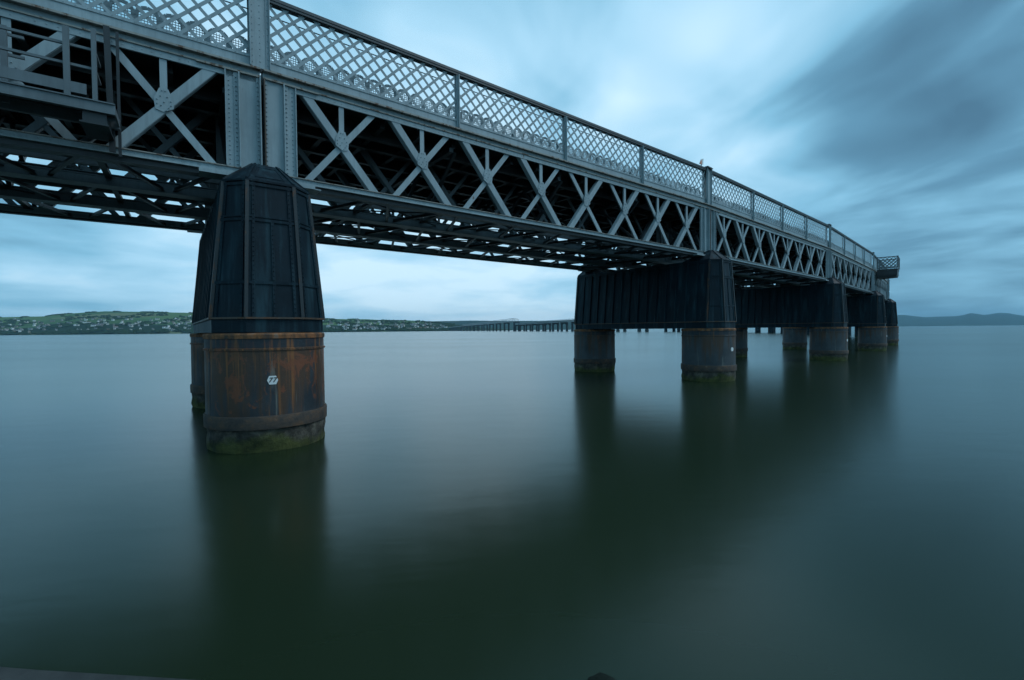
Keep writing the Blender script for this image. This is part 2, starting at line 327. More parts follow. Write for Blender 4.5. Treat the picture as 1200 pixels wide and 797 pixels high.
# ------------------------------------------------------------------ span prototype
ZB0, ZB1 = 6.19, 6.42          # bottom chord
ZT0, ZT1 = 8.62, 8.81          # top flange
PIT = 2.335; NP = 8
OFFS = (0.0, 2.45, 4.98, SP)
def sr(off): e = 0.03 + off * math.tan(D / 2); return e, L - e
def girder(name, off, parent, sign, outer, mats):
    """sign=+1: visible face looks to -y. One mesh for the chords, each brace a child."""
    a, b = sr(off); y = lambda q: off + sign * q
    g = MB()
    ys = lambda q0, q1: sorted((y(q0), y(q1)))
    # bottom chord: web plate, flange on top and bottom angle
    if outer:
        g.box(a, b, *ys(0.0, 0.05), 6.30, ZB1); g.box(a, b, *ys(-0.035, 0.32), 6.275, 6.299); g.box(a, b, *ys(0.07, 0.27), ZB0 - 0.02, 6.274, 2); g.box(a, b, *ys(-0.04, 0.0), ZB1 - 0.02, ZB1, 1)  # set-back lower strip in the dark material: painted shade below the flange
    else:
        g.box(a, b, *ys(0.0, 0.05), ZB0 + 0.03, ZB1); g.box(a, b, *ys(-0.09, 0.32), ZB0, ZB0 + 0.03); g.box(a, b, *ys(-0.05, 0.0), ZB1 - 0.025, ZB1, 1)
    g.box(a, b, *ys(0.27, 0.32), ZB0 + 0.03, ZB1)
    if not outer:
        g.box(a, b, *ys(-0.03, -0.002), ZB0 + 0.03, ZB1 + 0.03); g.box(a, b, *ys(-0.09, 0.10), ZB1 + 0.031, ZB1 + 0.05)
    # top chord
    g.box(a, b, *ys(0.0, 0.05), ZT0 - 0.14, ZT0); g.box(a, b, *ys(-0.03, 0.34), ZT0, ZT0 + 0.035, 1); g.box(a, b, *ys(0.01, 0.30), ZT0 + 0.035, ZT1 - 0.045)
    g.box(a, b, *ys(-0.11, 0.36), ZT1 - 0.045, ZT1 - 0.003, 1)
    if outer:                                           # cover plates towards the piers
        for s0, s1 in ((a, a + 1.25), (b - 1.25, b)):
            g.box(s0, s1, *ys(-0.06, 0.30), ZT0 - 0.025, ZT0 - 0.003, 1)
            g.box(s0, s1, *ys(-0.13, 0.30), ZB0 - 0.03, ZB0 - 0.003); g.box(s0, s1 - 0.15 if s0 == a else s1, *ys(-0.16, -0.133), ZB0 - 0.03, ZB0 + 0.05)
    n = int((b - a) / 0.16)
    for i in range(n):                                  # rivets along both flanges
        s_ = a + 0.08 + i * 0.16
        g.rivet((s_, y(0), ZT0 - 0.07), (0, -sign, 0), 0.014, 0.01)
        g.rivet((s_, y(0), ZB1 - 0.07), (0, -sign, 0), 0.014, 0.01)
    go = g.build(name, mats, parent)
    zb, zt = ZB1, ZT0 - 0.03
    zm = (zb + zt) / 2
    for i in range(NP):
        c = L / 2 + (i - (NP - 1) / 2) * PIT
        if c - 0.9 < a or c + 0.9 > b: continue
        left = i < NP / 2
        wide, thin = (0.195, 0.155) if outer else (0.15, 0.12)
        ex = 0.94
        for k, (sa, sb) in enumerate(((c + ex, c - ex), (c - ex, c + ex))):   # k=0 "\" , k=1 "/"  (bottom s, top s)
            main = (k == 0) == left
            m = MB(); W = wide if main else thin; q0 = 0.012 if main else 0.052
            m.face_bar(sa, zb - 0.1, sb, zt + 0.02, W, *ys(q0, q0 + 0.025))
            if main:                                    # channel legs give the bar depth
                dxx = math.copysign(0, 1)
                m.face_bar(sa - W * 0.62, zb - 0.1, sb - W * 0.62, zt + 0.02, 0.025, *ys(q0 + 0.026, q0 + 0.17))
                m.face_bar(sa + W * 0.62, zb - 0.1, sb + W * 0.62, zt + 0.02, 0.025, *ys(q0 + 0.026, q0 + 0.17))
            else:
                m.face_bar(sa, zb - 0.1, sb, zt + 0.02, 0.03, *ys(q0 + 0.026, q0 + 0.11))
            m.build('diagonal_brace', mats[0], go)
        if outer:
            m = MB(); m.box(c - 0.065, c + 0.065, *ys(0.03, 0.045), zm, zt + 0.02); m.box(c - 0.012, c + 0.012, *ys(0.046, 0.13), zm, zt + 0.02)
            m.build('hanger_strut', mats[0], go)
            m = MB(); P = [(-0.17, -0.06), (0.02, -0.17), (0.15, -0.13), (0.17, 0.02), (0.17, 0.10), (0.08, 0.33), (-0.08, 0.33), (-0.17, 0.12)]
            if not left: P = [(-x_, z_) for x_, z_ in reversed(P)]
            m.prism([(c + x_, zm + z_) for x_, z_ in P], *ys(-0.006, 0.010))
            for rx, rz in ((-0.12, 0.08), (0.12, 0.08), (-0.05, -0.04), (0.08, -0.07), (0, 0.04), (-0.06, 0.16), (0.06, 0.16), (-0.03, 0.28), (0.03, 0.28), (0.04, -0.13), (-0.12, -0.01), (0.12, -0.01)):
                m.rivet((c + rx, y(-0.006), zm + rz), (0, -sign, 0), 0.017, 0.020)
            m.build('gusset_plate', mats[0], go)
    for e in (0, 1):                                     # solid end plates
        s0 = a if e == 0 else b; sg = 1 if e == 0 else -1
        S = lambda q: s0 + sg * q
        m = MB()
        def bx(q0, q1, y0, y1, mi=0): xx = sorted((S(q0), S(q1))); m.box(xx[0], xx[1], *ys(y0, y1), zb + 0.002, zt, mi)
        bx(0.0, 0.72, 0.0, 0.02)
        bx(0.0, 0.09, -0.02, -0.001); bx(-0.0, 0.025, -0.13, -0.021, 1 - e)    # edge angle
        bx(0.43, 0.55, -0.02, -0.001); bx(0.43, 0.455, -0.10, -0.021)          # second angle
        bx(0.70, 0.72, -0.06, -0.001)
        if outer:
            k = 0; z = zb + 0.06
            while z < zt - 0.03:
                for q in (0.060, 0.50): m.rivet((S(q), y(-0.02), z), (0, -sign, 0), 0.021, 0.024)
                m.rivet((S(0.64), y(0), z), (0, -sign, 0), 0.018, 0.018)
                z += 0.105
        m.build('end_plate', [mats[0], M['iron_rust']], go)
    return go
def parapet(off, parent, sign, mats):
    a, b = sr(off); a += 0.0; y = lambda q: off + sign * q; ys = lambda q0, q1: sorted((y(q0), y(q1)))
    g = MB()
    g.box(a, b, *ys(0.0, 0.02), ZT1, 9.095)                               # fascia
    g.box(a, b, *ys(-0.018, -0.001), ZT1, ZT1 + 0.07); g.box(a, b, *ys(-0.018, -0.001), 9.035, 9.095)
    for i in range(int((b - a) / 0.18)): g.rivet((a + 0.09 + i * 0.18, y(-0.018), 9.065), (0, -sign, 0), 0.012, 0.008)
    g.box(a, b, *ys(-0.06, 0.12), 10.44, 10.50, 1); g.box(a, b, *ys(-0.075, 0.135), 10.501, 10.575, 1)
    g.tube([(a, y(0.10), 10.20), (b, y(0.10), 10.20)], 0.014, 6, 1)
    po = g.build('parapet', [mats[0], M['steel_rail']], parent)
    posts = [0.27 * L, 0.5 * L, 0.73 * L]
    for s_ in posts:
        m = MB(); m.box(s_ - 0.055, s_ + 0.055, *ys(-0.05, -0.02), ZT1 + 0.01, 10.45); m.box(s_ - 0.012, s_ + 0.012, *ys(-0.11, -0.051), ZT1 + 0.01, 10.45)
        m.box(s_ - 0.05, s_ + 0.05, *ys(0.035, 0.10), ZT1, 10.45)
        m.build('post', mats[0], po)
    ed = [a + 0.08] + posts + [b - 0.20]
    z0, z1 = 9.095, 10.45; hh = z1 - z0; pt = 0.37
    for i in range(4):
        p0, p1 = ed[i] + 0.05, ed[i + 1] - 0.05; m = MB()
        for dr, q in ((1, 0.0), (-1, 0.011)):
            k0 = int((p0 - hh) / pt) - 1; k1 = int((p1 + hh) / pt) + 1
            for k in range(k0, k1):
                s_ = k * pt                                                   # foot of the bar
                sa, za, sb, zb_ = s_, z0, s_ + dr * hh, z1
                if dr > 0:
                    if sb <= p0 or sa >= p1: continue
                    if sa < p0: za += (p0 - sa); sa = p0
                    if sb > p1: zb_ -= (sb - p1); sb = p1
                else:
                    if sa <= p0 or sb >= p1: continue
                    if sa > p1: za += (sa - p1); sa = p1
                    if sb < p0: zb_ -= (p0 - sb); sb = p0
                if zb_ - za < 0.04: continue
                m.bar((sa, y(q + 0.005), za), (sb, y(q + 0.005), zb_), 0.070, 0.009, (0, 1, 0))
        m.build('lattice_panel', mats[0], po)
    # low mesh guard with hooped top behind the lattice
    m = MB(); gy = 0.32; r_ = 0.20
    k = 0; s_ = a + 0.3
    while s_ < b - 0.3:
        pts = [(s_ + r_ * math.cos(t_ * math.pi / 6), y(gy), 9.40 + r_ * 1.05 * math.sin(t_ * math.pi / 6)) for t_ in range(7)]
        for p_, q_ in zip(pts[:-1], pts[1:]): m.bar(p_, q_, 0.075, 0.02, (0, 1, 0))
        m.box(s_ + 0.15, s_ + 0.28, *ys(gy - 0.004, gy + 0.004), 8.9, 9.47)
        if k % 5 == 2: m.box(s_ + 0.17, s_ + 0.27, *ys(gy - 0.06, gy + 0.05), 8.9, 9.50)
        s_ += 0.43; k += 1
    s_ = a + 0.1
    while s_ < b - 0.1: m.box(s_, s_ + 0.012, *ys(gy + 0.03, gy + 0.04), 8.85, 9.55); s_ += 0.055
    for i in range(12): m.box(a + 0.1, b - 0.1, *ys(gy + 0.041, gy + 0.050), 8.9 + i * 0.055, 8.912 + i * 0.055)
    m.build('mesh_guard', M['steel'], po)
    return po
def make_span():
    root = empty('bridge_span')
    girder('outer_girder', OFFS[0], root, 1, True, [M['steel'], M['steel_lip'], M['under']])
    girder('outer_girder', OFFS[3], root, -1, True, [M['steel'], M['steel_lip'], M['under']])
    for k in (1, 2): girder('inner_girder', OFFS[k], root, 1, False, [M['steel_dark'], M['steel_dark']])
    parapet(0.0, root, 1, [M['steel']]); parapet(SP, root, -1, [M['steel']])
    # deck
    a0, b0 = sr(0.12); a1, b1 = sr(SP - 0.12); d = MB()
    d.quadbox([(a0, 0.12, 8.62), (b0, 0.12, 8.62), (b1, SP - 0.12, 8.62), (a1, SP - 0.12, 8.62), (a0, 0.12, 8.84), (b0, 0.12, 8.84), (b1, SP - 0.12, 8.84), (a1, SP - 0.12, 8.84)])
    i = 0.8
    while i < L - 0.8: d.box(i - 0.07, i + 0.07, 0.35, SP - 0.35, 8.36, 8.62); i += PIT / 2
    for yy in (1.1, 1.9, 3.2, 4.2, 5.6, 6.4): d.box(0.4, L - 0.4, yy - 0.09, yy + 0.09, 8.28, 8.62)
    d.build('deck', M['deck'], root)
    # inspection planks and their handrails run the length of the span between the girders
    for yy, zz_ in ((0.75, 6.60), (3.35, 6.62), (5.75, 6.62)):
        m = MB(); m.box(0.5, L - 0.5, yy, yy + 0.45, zz_, zz_ + 0.05); m.box(0.5, L - 0.5, yy + 0.05, yy + 0.09, zz_ - 0.08, zz_ - 0.002); m.build('plank', M['plank'], root)
    # lateral bracing in the plane of the lower chords: zigzag flats and thin rods
    for gi in range(3):
        ya, yb = OFFS[gi] + 0.25, OFFS[gi + 1] - 0.05
        if gi == 0: ya = 0.30
        for i in range(NP):
            c = L / 2 + (i - (NP - 1) / 2) * PIT
            for sgn in (-1, 1):
                m = MB(); zf = 6.245 + 0.012 * sgn
                m.bar((c + sgn * 0.95, ya, zf), (c + sgn * 0.12, yb, zf), 0.09, 0.014); m.bar((c + sgn * 0.95, ya, zf + 0.05), (c + sgn * 0.12, yb, zf + 0.05), 0.02, 0.08)
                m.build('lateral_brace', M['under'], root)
        if gi < 2:                                                           # light stringers hung between the girders
            for fy, zs in ((0.30, 6.34), (0.66, 6.42)):
                yy = ya + (yb - ya) * fy; m = MB(); m.box(0.35, L - 0.35, yy - 0.05, yy + 0.05, zs, zs + 0.02); m.box(0.35, L - 0.35, yy - 0.05, yy - 0.035, zs + 0.021, zs + 0.13)
                m.build('stringer', M['steel_dark'], root)
        m = MB()
        for i in range(0, NP - 2, 2):
            c = L / 2 + (i - 3) * PIT; m.tube([(c - 0.8, ya, 6.30), (c + 2.9, yb, 6.34)], 0.022, 6); m.tube([(c - 0.8, yb, 6.36), (c + 2.9, ya, 6.33)], 0.022, 6)
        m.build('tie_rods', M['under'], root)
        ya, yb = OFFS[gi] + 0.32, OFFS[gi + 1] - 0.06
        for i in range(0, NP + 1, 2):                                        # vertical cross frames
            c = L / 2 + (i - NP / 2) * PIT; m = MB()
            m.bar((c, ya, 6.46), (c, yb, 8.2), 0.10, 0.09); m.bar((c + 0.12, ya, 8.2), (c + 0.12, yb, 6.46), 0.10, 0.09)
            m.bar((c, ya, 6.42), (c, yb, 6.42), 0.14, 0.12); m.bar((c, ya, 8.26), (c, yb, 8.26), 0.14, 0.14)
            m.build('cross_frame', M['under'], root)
        for i in range(1, NP, 2):
            c = L / 2 + (i - NP / 2) * PIT; m = MB(); m.bar((c, ya, 6.40), (c, yb, 6.40), 0.12, 0.10)
            m.build('cross_tie', M['under'], root)
    return root

# ------------------------------------------------------------------ pier prototype (origin: near cylinder centre at the water line, +y across the bridge)
def plan(w2, fw, front, back, z):
    """half-octagon ended plan, counter-clockwise"""
    ch = w2 - fw
    return [(-fw, front, z), (fw, front, z), (w2, front + ch, z), (w2, back - ch, z), (fw, back, z), (-fw, back, z), (-w2, back - ch, z), (-w2, front + ch, z)]
CAP_W, CAP_F, BAS_W, BAS_F = 0.86, 0.46, 1.15, 0.56
def lerp_plan(t):
    return (BAS_W + (CAP_W - BAS_W) * t, BAS_F + (CAP_F - BAS_F) * t, -1.12 + 0.20 * t, SP + 1.12 - 0.20 * t)
def make_pier(plate='blank'):
    root = empty('bridge_pier')
    for k, cy in enumerate((0.0, SP)):
        r = 1.26
        m = MB(); m.lathe([(r + 0.03, 0.76), (r + 0.005, 0.78), (r, 2.20)], 0, cy)
        m.lathe([(r + 0.002, 2.20), (r + 0.025, 2.205), (r + 0.025, 2.25), (r, 2.26), (r, 2.46)], 0, cy)
        for j in range(6):                                                   # vertical plate seams
            a_ = 0.3 + j * math.pi / 3; ca, sa = math.cos(a_), math.sin(a_)
            m.bar((r * ca, cy + r * sa, 0.79), (r * ca, cy + r * sa, 2.20), 0.11, 0.012, (ca, sa, 0))
        for j in range(72):
            a_ = j * math.tau / 72; m.rivet((r * math.cos(a_) * 1.02, cy + r * math.sin(a_) * 1.02, 2.228), (math.cos(a_), math.sin(a_), 0), 0.014, 0.010)
        cs = m.build('caisson', M['caisson'], root, smooth=True)
        m = MB(); m.lathe([(r - 0.02, 2.46), (r + 0.022, 2.465), (r + 0.027, 2.545), (r + 0.005, 2.580), (r - 0.3, 2.60)], 0, cy); m.build('caisson_rim', M['rim'], cs, smooth=True)
        m = MB(); m.lathe([(r + 0.015, 0.50), (r + 0.045, 0.505), (r + 0.05, 0.76), (r + 0.035, 0.785), (r - 0.01, 0.79)], 0, cy); m.build('collar_band', M['band'], cs, smooth=True)
        m = MB(); n = 96; rings = []
        for zi, z in enumerate((-1.0, -0.1, 0.03, 0.12, 0.22, 0.34, 0.44, 0.52)):
            ring = []
            for i in range(n):
                a_ = i * math.tau / n; rr = r + 0.005 + 0.05 * (noise.noise(Vector((math.cos(a_) * 3.5, math.sin(a_) * 3.5 + k * 9, z * 5))) - 0.2) - (0.02 if z < 0.1 else 0)
                ring.append((rr * math.cos(a_), cy + rr * math.sin(a_), z))
            rings.append(ring)
        m.loft(rings); m.build('concrete_foot', M['foot'], cs, smooth=True)
    # box shaft
    zb, zr, zc = 2.60, 2.93, 5.89
    m = MB(); m.loft([plan(BAS_W, BAS_F, -1.12, SP + 1.12, zb), plan(BAS_W, BAS_F, -1.12, SP + 1.12, zr - 0.04)])
    T = lambda z: (z - zr) / (zc - zr)
    m.loft([plan(*lerp_plan(0), zr - 0.04), plan(*lerp_plan(1), zc)])
    P = lambda z, e=0.0: [Vector(q) for q in plan(*[v + (e if i == 0 else e * 0.41 if i == 1 else -e if i == 2 else e) for i, v in enumerate(lerp_plan(T(z)))], z)]
    sh = m.build('box_shaft', M['iron'], root)
    m = MB(); m.loft([plan(BAS_W + 0.05, BAS_F + 0.02, -1.17, SP + 1.17, zr - 0.039), plan(BAS_W + 0.05, BAS_F + 0.02, -1.17, SP + 1.17, zr)]); m.build('ledge', M['iron_rust'], sh)
    lo, hi = P(zr, 0.012), P(zc, 0.012)
    for i in range(8):                                                        # corner angles
        m = MB(); m.bar(lo[i], hi[i], 0.07, 0.07, (0, 1, 0)); m.build('corner_angle', M['iron_edge'], sh)
    for fi, zt_ in ((7, 5.05), (0, 5.05), (1, 5.05), (3, 5.05), (4, 5.05), (5, 5.05)):  # frame of bands, ribs and rivets on each end face
        m = MB()
        for z in (3.68, 5.05, 5.12, zc - 0.06):
            q = P(z, 0.012); m.bar(q[fi], q[(fi + 1) % 8], 0.035, 0.06 if z != 5.12 else 0.03, (0, 0, 1))
        a0, a1 = lo[fi], lo[(fi + 1) % 8]; b0, b1 = hi[fi], hi[(fi + 1) % 8]
        nrm = (a1 - a0).cross(b0 - a0).normalized()
        fr = (0.5, 0.13, 0.87) if fi in (0, 4) else (0.14, 0.86)
        for f in fr:
            s_ = a0.lerp(a1, f); e_ = b0.lerp(b1, f)
            if f == 0.5: e_ = s_.lerp(e_, (zt_ - zr) / (zc - zr))
            m.bar(s_, e_, 0.06, 0.030, nrm)
            nn = int((e_ - s_).length / 0.10)
            for j in range(1, nn): m.rivet(s_.lerp(e_, j / nn) + nrm * 0.012, nrm, 0.017, 0.018)
        m.build('panel_frame', M['iron'], sh)
    nst = 15                                                                  # stiffeners on both long sides
    for side in (2, 6):
        for j in range(1, nst):
            f = j / nst; s_ = lo[side].lerp(lo[(side + 1) % 8], f); e_ = hi[side].lerp(hi[(side + 1) % 8], f); m = MB()
            sg = 1 if side == 2 else -1
            m.bar(s_ + Vector((sg * 0.02, 0, 0.0)), e_ + Vector((sg * 0.02, 0, -0.1)), 0.06, 0.08, (1, 0, 0))
            m.build('stiffener', M['iron'], sh)
    m = MB()
    for side in (2, 6): m.bar(hi[side] - Vector((0, 0, 0.05)), hi[(side + 1) % 8] - Vector((0, 0, 0.05)), 0.06, 0.12, (0, 0, 1)); 
    m.build('side_band', M['iron'], sh)
    # cap: eave lip and little hipped roof at each end
    m = MB(); m.loft([plan(CAP_W + 0.045, CAP_F + 0.02, -0.965, SP + 0.965, zc), plan(CAP_W + 0.045, CAP_F + 0.02, -0.965, SP + 0.965, zc + 0.045)])
    for (f, bk) in ((-0.94, 1.25), (SP - 1.25, SP + 0.94)):
        end = -1 if f < 0 else 1
        base = plan(CAP_W + 0.02, CAP_F + 0.01, f, bk, zc + 0.046)
        topz = 6.46
        q0, q1 = (-0.34, -0.17) if end < 0 else (SP + 0.17, SP + 0.34)
        top = [(-0.22, q0, topz), (0.22, q0, topz), (0.27, q0 + 0.05, topz), (0.27, q1 - 0.05, topz), (0.22, q1, topz), (-0.22, q1, topz), (-0.27, q1 - 0.05, topz), (-0.27, q0 + 0.05, topz)]
        m.loft([base, top])
        bb = [Vector(q) for q in base]; tt = [Vector(q) for q in top]
        for i in range(8): m.bar(bb[i], tt[i], 0.05, 0.05, (0, 0, 1))
        i0, i1 = (0, 1) if end < 0 else (4, 5)
        nrm = (bb[i1] - bb[i0]).cross(tt[i0] - bb[i0]).normalized()
        qa, qb, qc, qd = [Vector(v) for v in (bb[i0].lerp(bb[i1], 0.16).lerp(tt[i0].lerp(tt[i1], 0.16), 0.18), bb[i0].lerp(bb[i1], 0.84).lerp(tt[i0].lerp(tt[i1], 0.84), 0.18),
                                                     bb[i0].lerp(bb[i1], 0.84).lerp(tt[i0].lerp(tt[i1], 0.84), 0.8), bb[i0].lerp(bb[i1], 0.16).lerp(tt[i0].lerp(tt[i1], 0.16), 0.8))]
        for u, v in ((qa, qb), (qb, qc), (qc, qd), (qd, qa)): m.bar(u, v, 0.03, 0.02, nrm)
    m.build('shaft_cap', M['iron'], sh)
    return root, sh
def text_mesh(txt, size, depth):
    c = bpy.data.curves.new('digits', 'FONT'); c.body = txt; c.size = size; c.extrude = depth; c.align_x = 'CENTER'; c.align_y = 'CENTER'; c.shear = 0.25; c.space_character = 1.1
    c.offset = 0.003
    o = bpy.data.objects.new('digits_tmp', c); col.objects.link(o)
    dg = bpy.context.evaluated_depsgraph_get(); me = bpy.data.meshes.new_from_object(o.evaluated_get(dg)); bpy.data.objects.remove(o)
    me.name = 'digits'; me.materials.clear(); me.materials.append(M['black']); return me
def number_plate(caisson, txt):
    a_ = R(-90 - 4.5); r = 1.262
    m = MB(); w, h_ = 0.108, 0.092
    m.prism([(-w, 0), (-w * 0.62, -h_), (w * 0.62, -h_), (w, 0), (w * 0.62, h_), (-w * 0.62, h_)], -0.012, 0.004)
    o = m.build('number_plate', M['white'], caisson)
    o.location = (r * math.cos(a_), r * math.sin(a_), 1.56); o.rotation_euler = (0, 0, a_ + R(90))
    if txt:
        me = text_mesh(txt, 0.145, 0.002); me.transform(Matrix.Translation((-0.008, -0.0155, 0)) @ Matrix.Rotation(R(90), 4, 'X')); me.transform(Matrix.Identity(4))
        for v in me.vertices: v.co = o.matrix_basis @ v.co
        d = bpy.data.objects.new('digits', me); col.objects.link(d); d.parent = caisson
    return o

# ------------------------------------------------------------------ place piers
pier0, shaft0 = make_pier()
plabels = ['nearest bridge pier, at left, rusty drum carrying a white plate marked 77',
           'second nearest bridge pier, black ribbed box on two drums at picture centre',
           'third nearest bridge pier, between the centre pier and the pier below the refuge bay',
           'fourth bridge pier, two places beyond the centre pier, just left of the last visible one',
           'last pier standing clear at the right-hand end of the bridge before open water']
NEARN = 8
grey_me = {}
for i in range(NEARN):
    px, py, t = piers[i]
    o = pier0 if i == 0 else None
    if i:
        o = copy_tree(pier0)
        for c in o.children:
            if c.name.startswith('caisson'):
                if i == 1 and c.name.startswith('caisson'): grey = grey_me.get(c.data.name) or grey_me.setdefault(c.data.name, c.data.copy())
                c.data = grey_me[c.data.name]; c.data.materials[0] = M['caisson_grey']
    o.location = (px, py, 0); o.rotation_euler = (0, 0, t)
    g = 'piers of the bridge' 
    if i < 5: tag(o, plabels[i], 'bridge pier', g)
    else: tag(o, 'dark pier hidden mostly behind the row, %s beyond the last clear pier' % ORD[i - 5], 'bridge pier', g)
for o in [c for c in col.objects if c.name.startswith('bridge_pier') and c.parent is None]:
    cs = [c for c in o.children if c.name.startswith('caisson')]
    cs.sort(key=lambda c: c.name)
    number_plate(cs[0], '77' if o == pier0 else None)
# ------------------------------------------------------------------ place spans
span0 = make_span()
slabels = ['nearest bridge span overhead, running out of the left edge of the picture',
           'largest grey lattice span, between the pier marked 77 and the centre pier',
           'span just right of the centre pier, carried to the third pier',
           'span carried between the third and the fourth nearest piers',
           'span carrying the railed refuge bay near the right-hand end']
starts = [(PX, PY, hp)] + [(piers[i][0], piers[i][1], H0 + i * D) for i in range(NEARN - 1)]
spans = []
for i, (px, py, h_) in enumerate(starts):
    o = span0 if i == 0 else copy_tree(span0)
    o.location = (px, py, 0); o.rotation_euler = (0, 0, h_); spans.append(o)
    tag(o, slabels[i] if i < 5 else 'lattice span turned away round the bend, %s beyond the refuge bay' % ORD[i - 5], 'bridge span', 'lattice spans of the bridge')
# parapet pilasters over each pier: one per span start, a part of that span
def pilaster(parent, off, sign):
    y = lambda q: off + sign * q; ys = lambda q0, q1: sorted((y(q0), y(q1))); m = MB(); w = 0.215; c = -0.03
    m.box(c - w, c + w, *ys(-0.06, -0.035), ZT1 + 0.002, 10.58)
    for s_ in (c - w, c + w - 0.02): m.box(s_, s_ + 0.02, *ys(-0.12, -0.061), ZT1 + 0.002, 10.58)
    for s_ in (c - w + 0.021, c + w - 0.091): m.box(s_, s_ + 0.07, *ys(-0.073, -0.061), ZT1 + 0.002, 10.58)
    m.box(c - w, c + w, *ys(0.16, 0.19), ZT1 + 0.002, 10.58)
    m.box(c - w - 0.05, c + w + 0.05, *ys(-0.15, 0.20), 10.585, 10.63, 1); m.box(c - w, c + w, *ys(-0.11, 0.16), 10.63, 10.67, 1)
    z = ZT1 + 0.1
    while z < 10.5:
        for s_ in (c - w + 0.055, c + w - 0.055): m.rivet((s_, y(-0.073), z), (0, -sign, 0), 0.014, 0.011)
        m.rivet((c, y(-0.06), z + 0.05), (0, -sign, 0), 0.014, 0.011); z += 0.145
    return m.build('pilaster', [M['steel'], M['steel_rail']], parent)
pa = pilaster(spans[1], 0, 1); pb = pilaster(spans[1], SP, -1)
for s in spans[2:] + spans[:1]:
    for p_ in (pa, pb): c = p_.copy(); col.objects.link(c); c.parent = s

# refuge bay hung off the fifth span
b = MB(); s0, s1, yo = 3.2, 5.9, -1.95
b.box(s0, s1, yo, -0.12, 8.90, 9.05); b.box(s0 + 0.04, s1 - 0.04, yo + 0.04, -0.12, 8.45, 8.90)
b.quadbox([(s0 + 0.08, yo + 0.12, 8.20), (s1 - 0.08, yo + 0.12, 8.20), (s1 - 0.08, -0.13, 8.12), (s0 + 0.08, -0.13, 8.12), (s0 + 0.04, yo + 0.04, 8.45), (s1 - 0.04, yo + 0.04, 8.45), (s1 - 0.04, -0.13, 8.45), (s0 + 0.04, -0.13, 8.45)])
bay = b.build('refuge_bay', M['under'], spans[4])
def rail_side(p, q, nm='bay_railing'):
    m = MB(); p = Vector(p); q = Vector(q); t = (q - p); Lq = t.length; t.normalize(); nrm = t.cross(Vector((0, 0, 1)))
    for z, hgt in ((8.58, 0.14), (9.78, 0.10)): m.bar(p + Vector((0, 0, z)), q + Vector((0, 0, z)), 0.06, hgt)
    for e in (p, q): m.bar(e + Vector((0, 0, 8.52)), e + Vector((0, 0, 9.85)), 0.10, 0.10, (0, 1, 0))
    k = -3
    while k * 0.37 < Lq + 1.2:
        for dr in (1, -1):
            u0 = k * 0.37; u1 = u0 + dr * 1.1; z0, z1 = 8.64, 9.74
            if dr > 0:
                if u0 < 0: z0 -= u0; u0 = 0
                if u1 > Lq: z1 -= u1 - Lq; u1 = Lq
            else:
                if u0 > Lq: z0 += u0 - Lq; u0 = Lq
                if u1 < 0: z1 += u1; u1 = 0
            if z1 - z0 > 0.05: m.bar(p + t * u0 + Vector((0, 0, z0)) + nrm * 0.012 * dr, p + t * u1 + Vector((0, 0, z1)) + nrm * 0.012 * dr, 0.06, 0.01, nrm)
        k += 1
    m.build(nm, M['steel_dark'], bay)
rail_side((s0, yo, 0.62), (s0, -0.15, 0.62)); rail_side((s0, yo, 0.62), (s1, yo, 0.62)); rail_side((s1, yo, 0.62), (s1, -0.15, 0.62))

# ------------------------------------------------------------------ inspection platform hung on the left span
pf = empty('inspection_platform', (PX, PY, 0), hp)
tag(pf, 'inspection gangway with pipe railings hung outside the left-hand span', 'gangway')
m = MB(); e = 17.5; s0 = 3.0
for yy in (-1.05, -0.30):
    m.box(s0, e, yy, yy + 0.03, 6.72, 6.87); m.box(s0, e, yy, yy + 0.09, 6.695, 6.719); m.box(s0, e, yy - 0.03, yy + 0.09, 6.871, 6.89)
m.box(e - 0.03, e, -1.01, -0.31, 6.73, 6.86)
m.build('floor_beam', M['steel_dark'], pf)
m = MB(); m.box(s0, e - 0.05, -1.01, -0.31, 6.892, 6.92); m.build('walkway', M['under'], pf)
m = MB(); m.box(s0, 17.1, -1.00, -0.97, 6.98, 7.17); m.build('toe_board', M['steel_dark'], pf)
def pf_rail(yy, zs, posts, top, end):
    m = MB()
    for z in zs: m.bar((s0, yy, z), (end, yy, z), 0.045, 0.045)
    m.build('railing', M['steel_dark'], pf)
    for s_ in posts: m = MB(); m.box(s_ - 0.045, s_ + 0.045, yy - 0.075, yy - 0.03, 6.74, top); m.build('railing_post', M['steel_dark'], pf)
pf_rail(-0.93, (7.50, 7.85), (16.84, 14.2, 11.5, 8.8, 6.0), 8.14, 17.22)
pf_rail(-0.42, (7.62, 7.98), (15.95, 13.2, 10.5, 7.8, 5.0), 8.10, 16.2)
m = MB(); m.box(17.18, 17.25, -1.01, -0.93, 6.74, 8.22); m.build('end_post', M['steel_dark'], pf)
m = MB()
for z in (7.50, 7.85): m.bar((17.215, -0.93, z), (17.215, -0.30, z), 0.045, 0.045)
m.build('end_rail', M['steel_dark'], pf)
for s_ in (17.32, 12.6, 8.0):
    m = MB(); m.bar((s_, -0.16, 8.75), (s_ + 0.05, -0.20, 6.25), 0.10, 0.04, (0, 1, 0)); m.bar((s_ + 0.16, -0.12, 8.7), (s_ + 0.16, -0.12, 6.2), 0.05, 0.05, (0, 1, 0))
    m.build('hanger', M['under'], pf)
for s_ in (17.15, 12.4, 7.8):
    m = MB(); m.box(s_ - 0.12, s_ + 0.22, -0.98, -0.14, 6.50, 6.69); m.box(s_ - 0.16, s_ + 0.25, -1.02, -0.13, 6.47, 6.499); m.build('bracket', M['under'], pf)

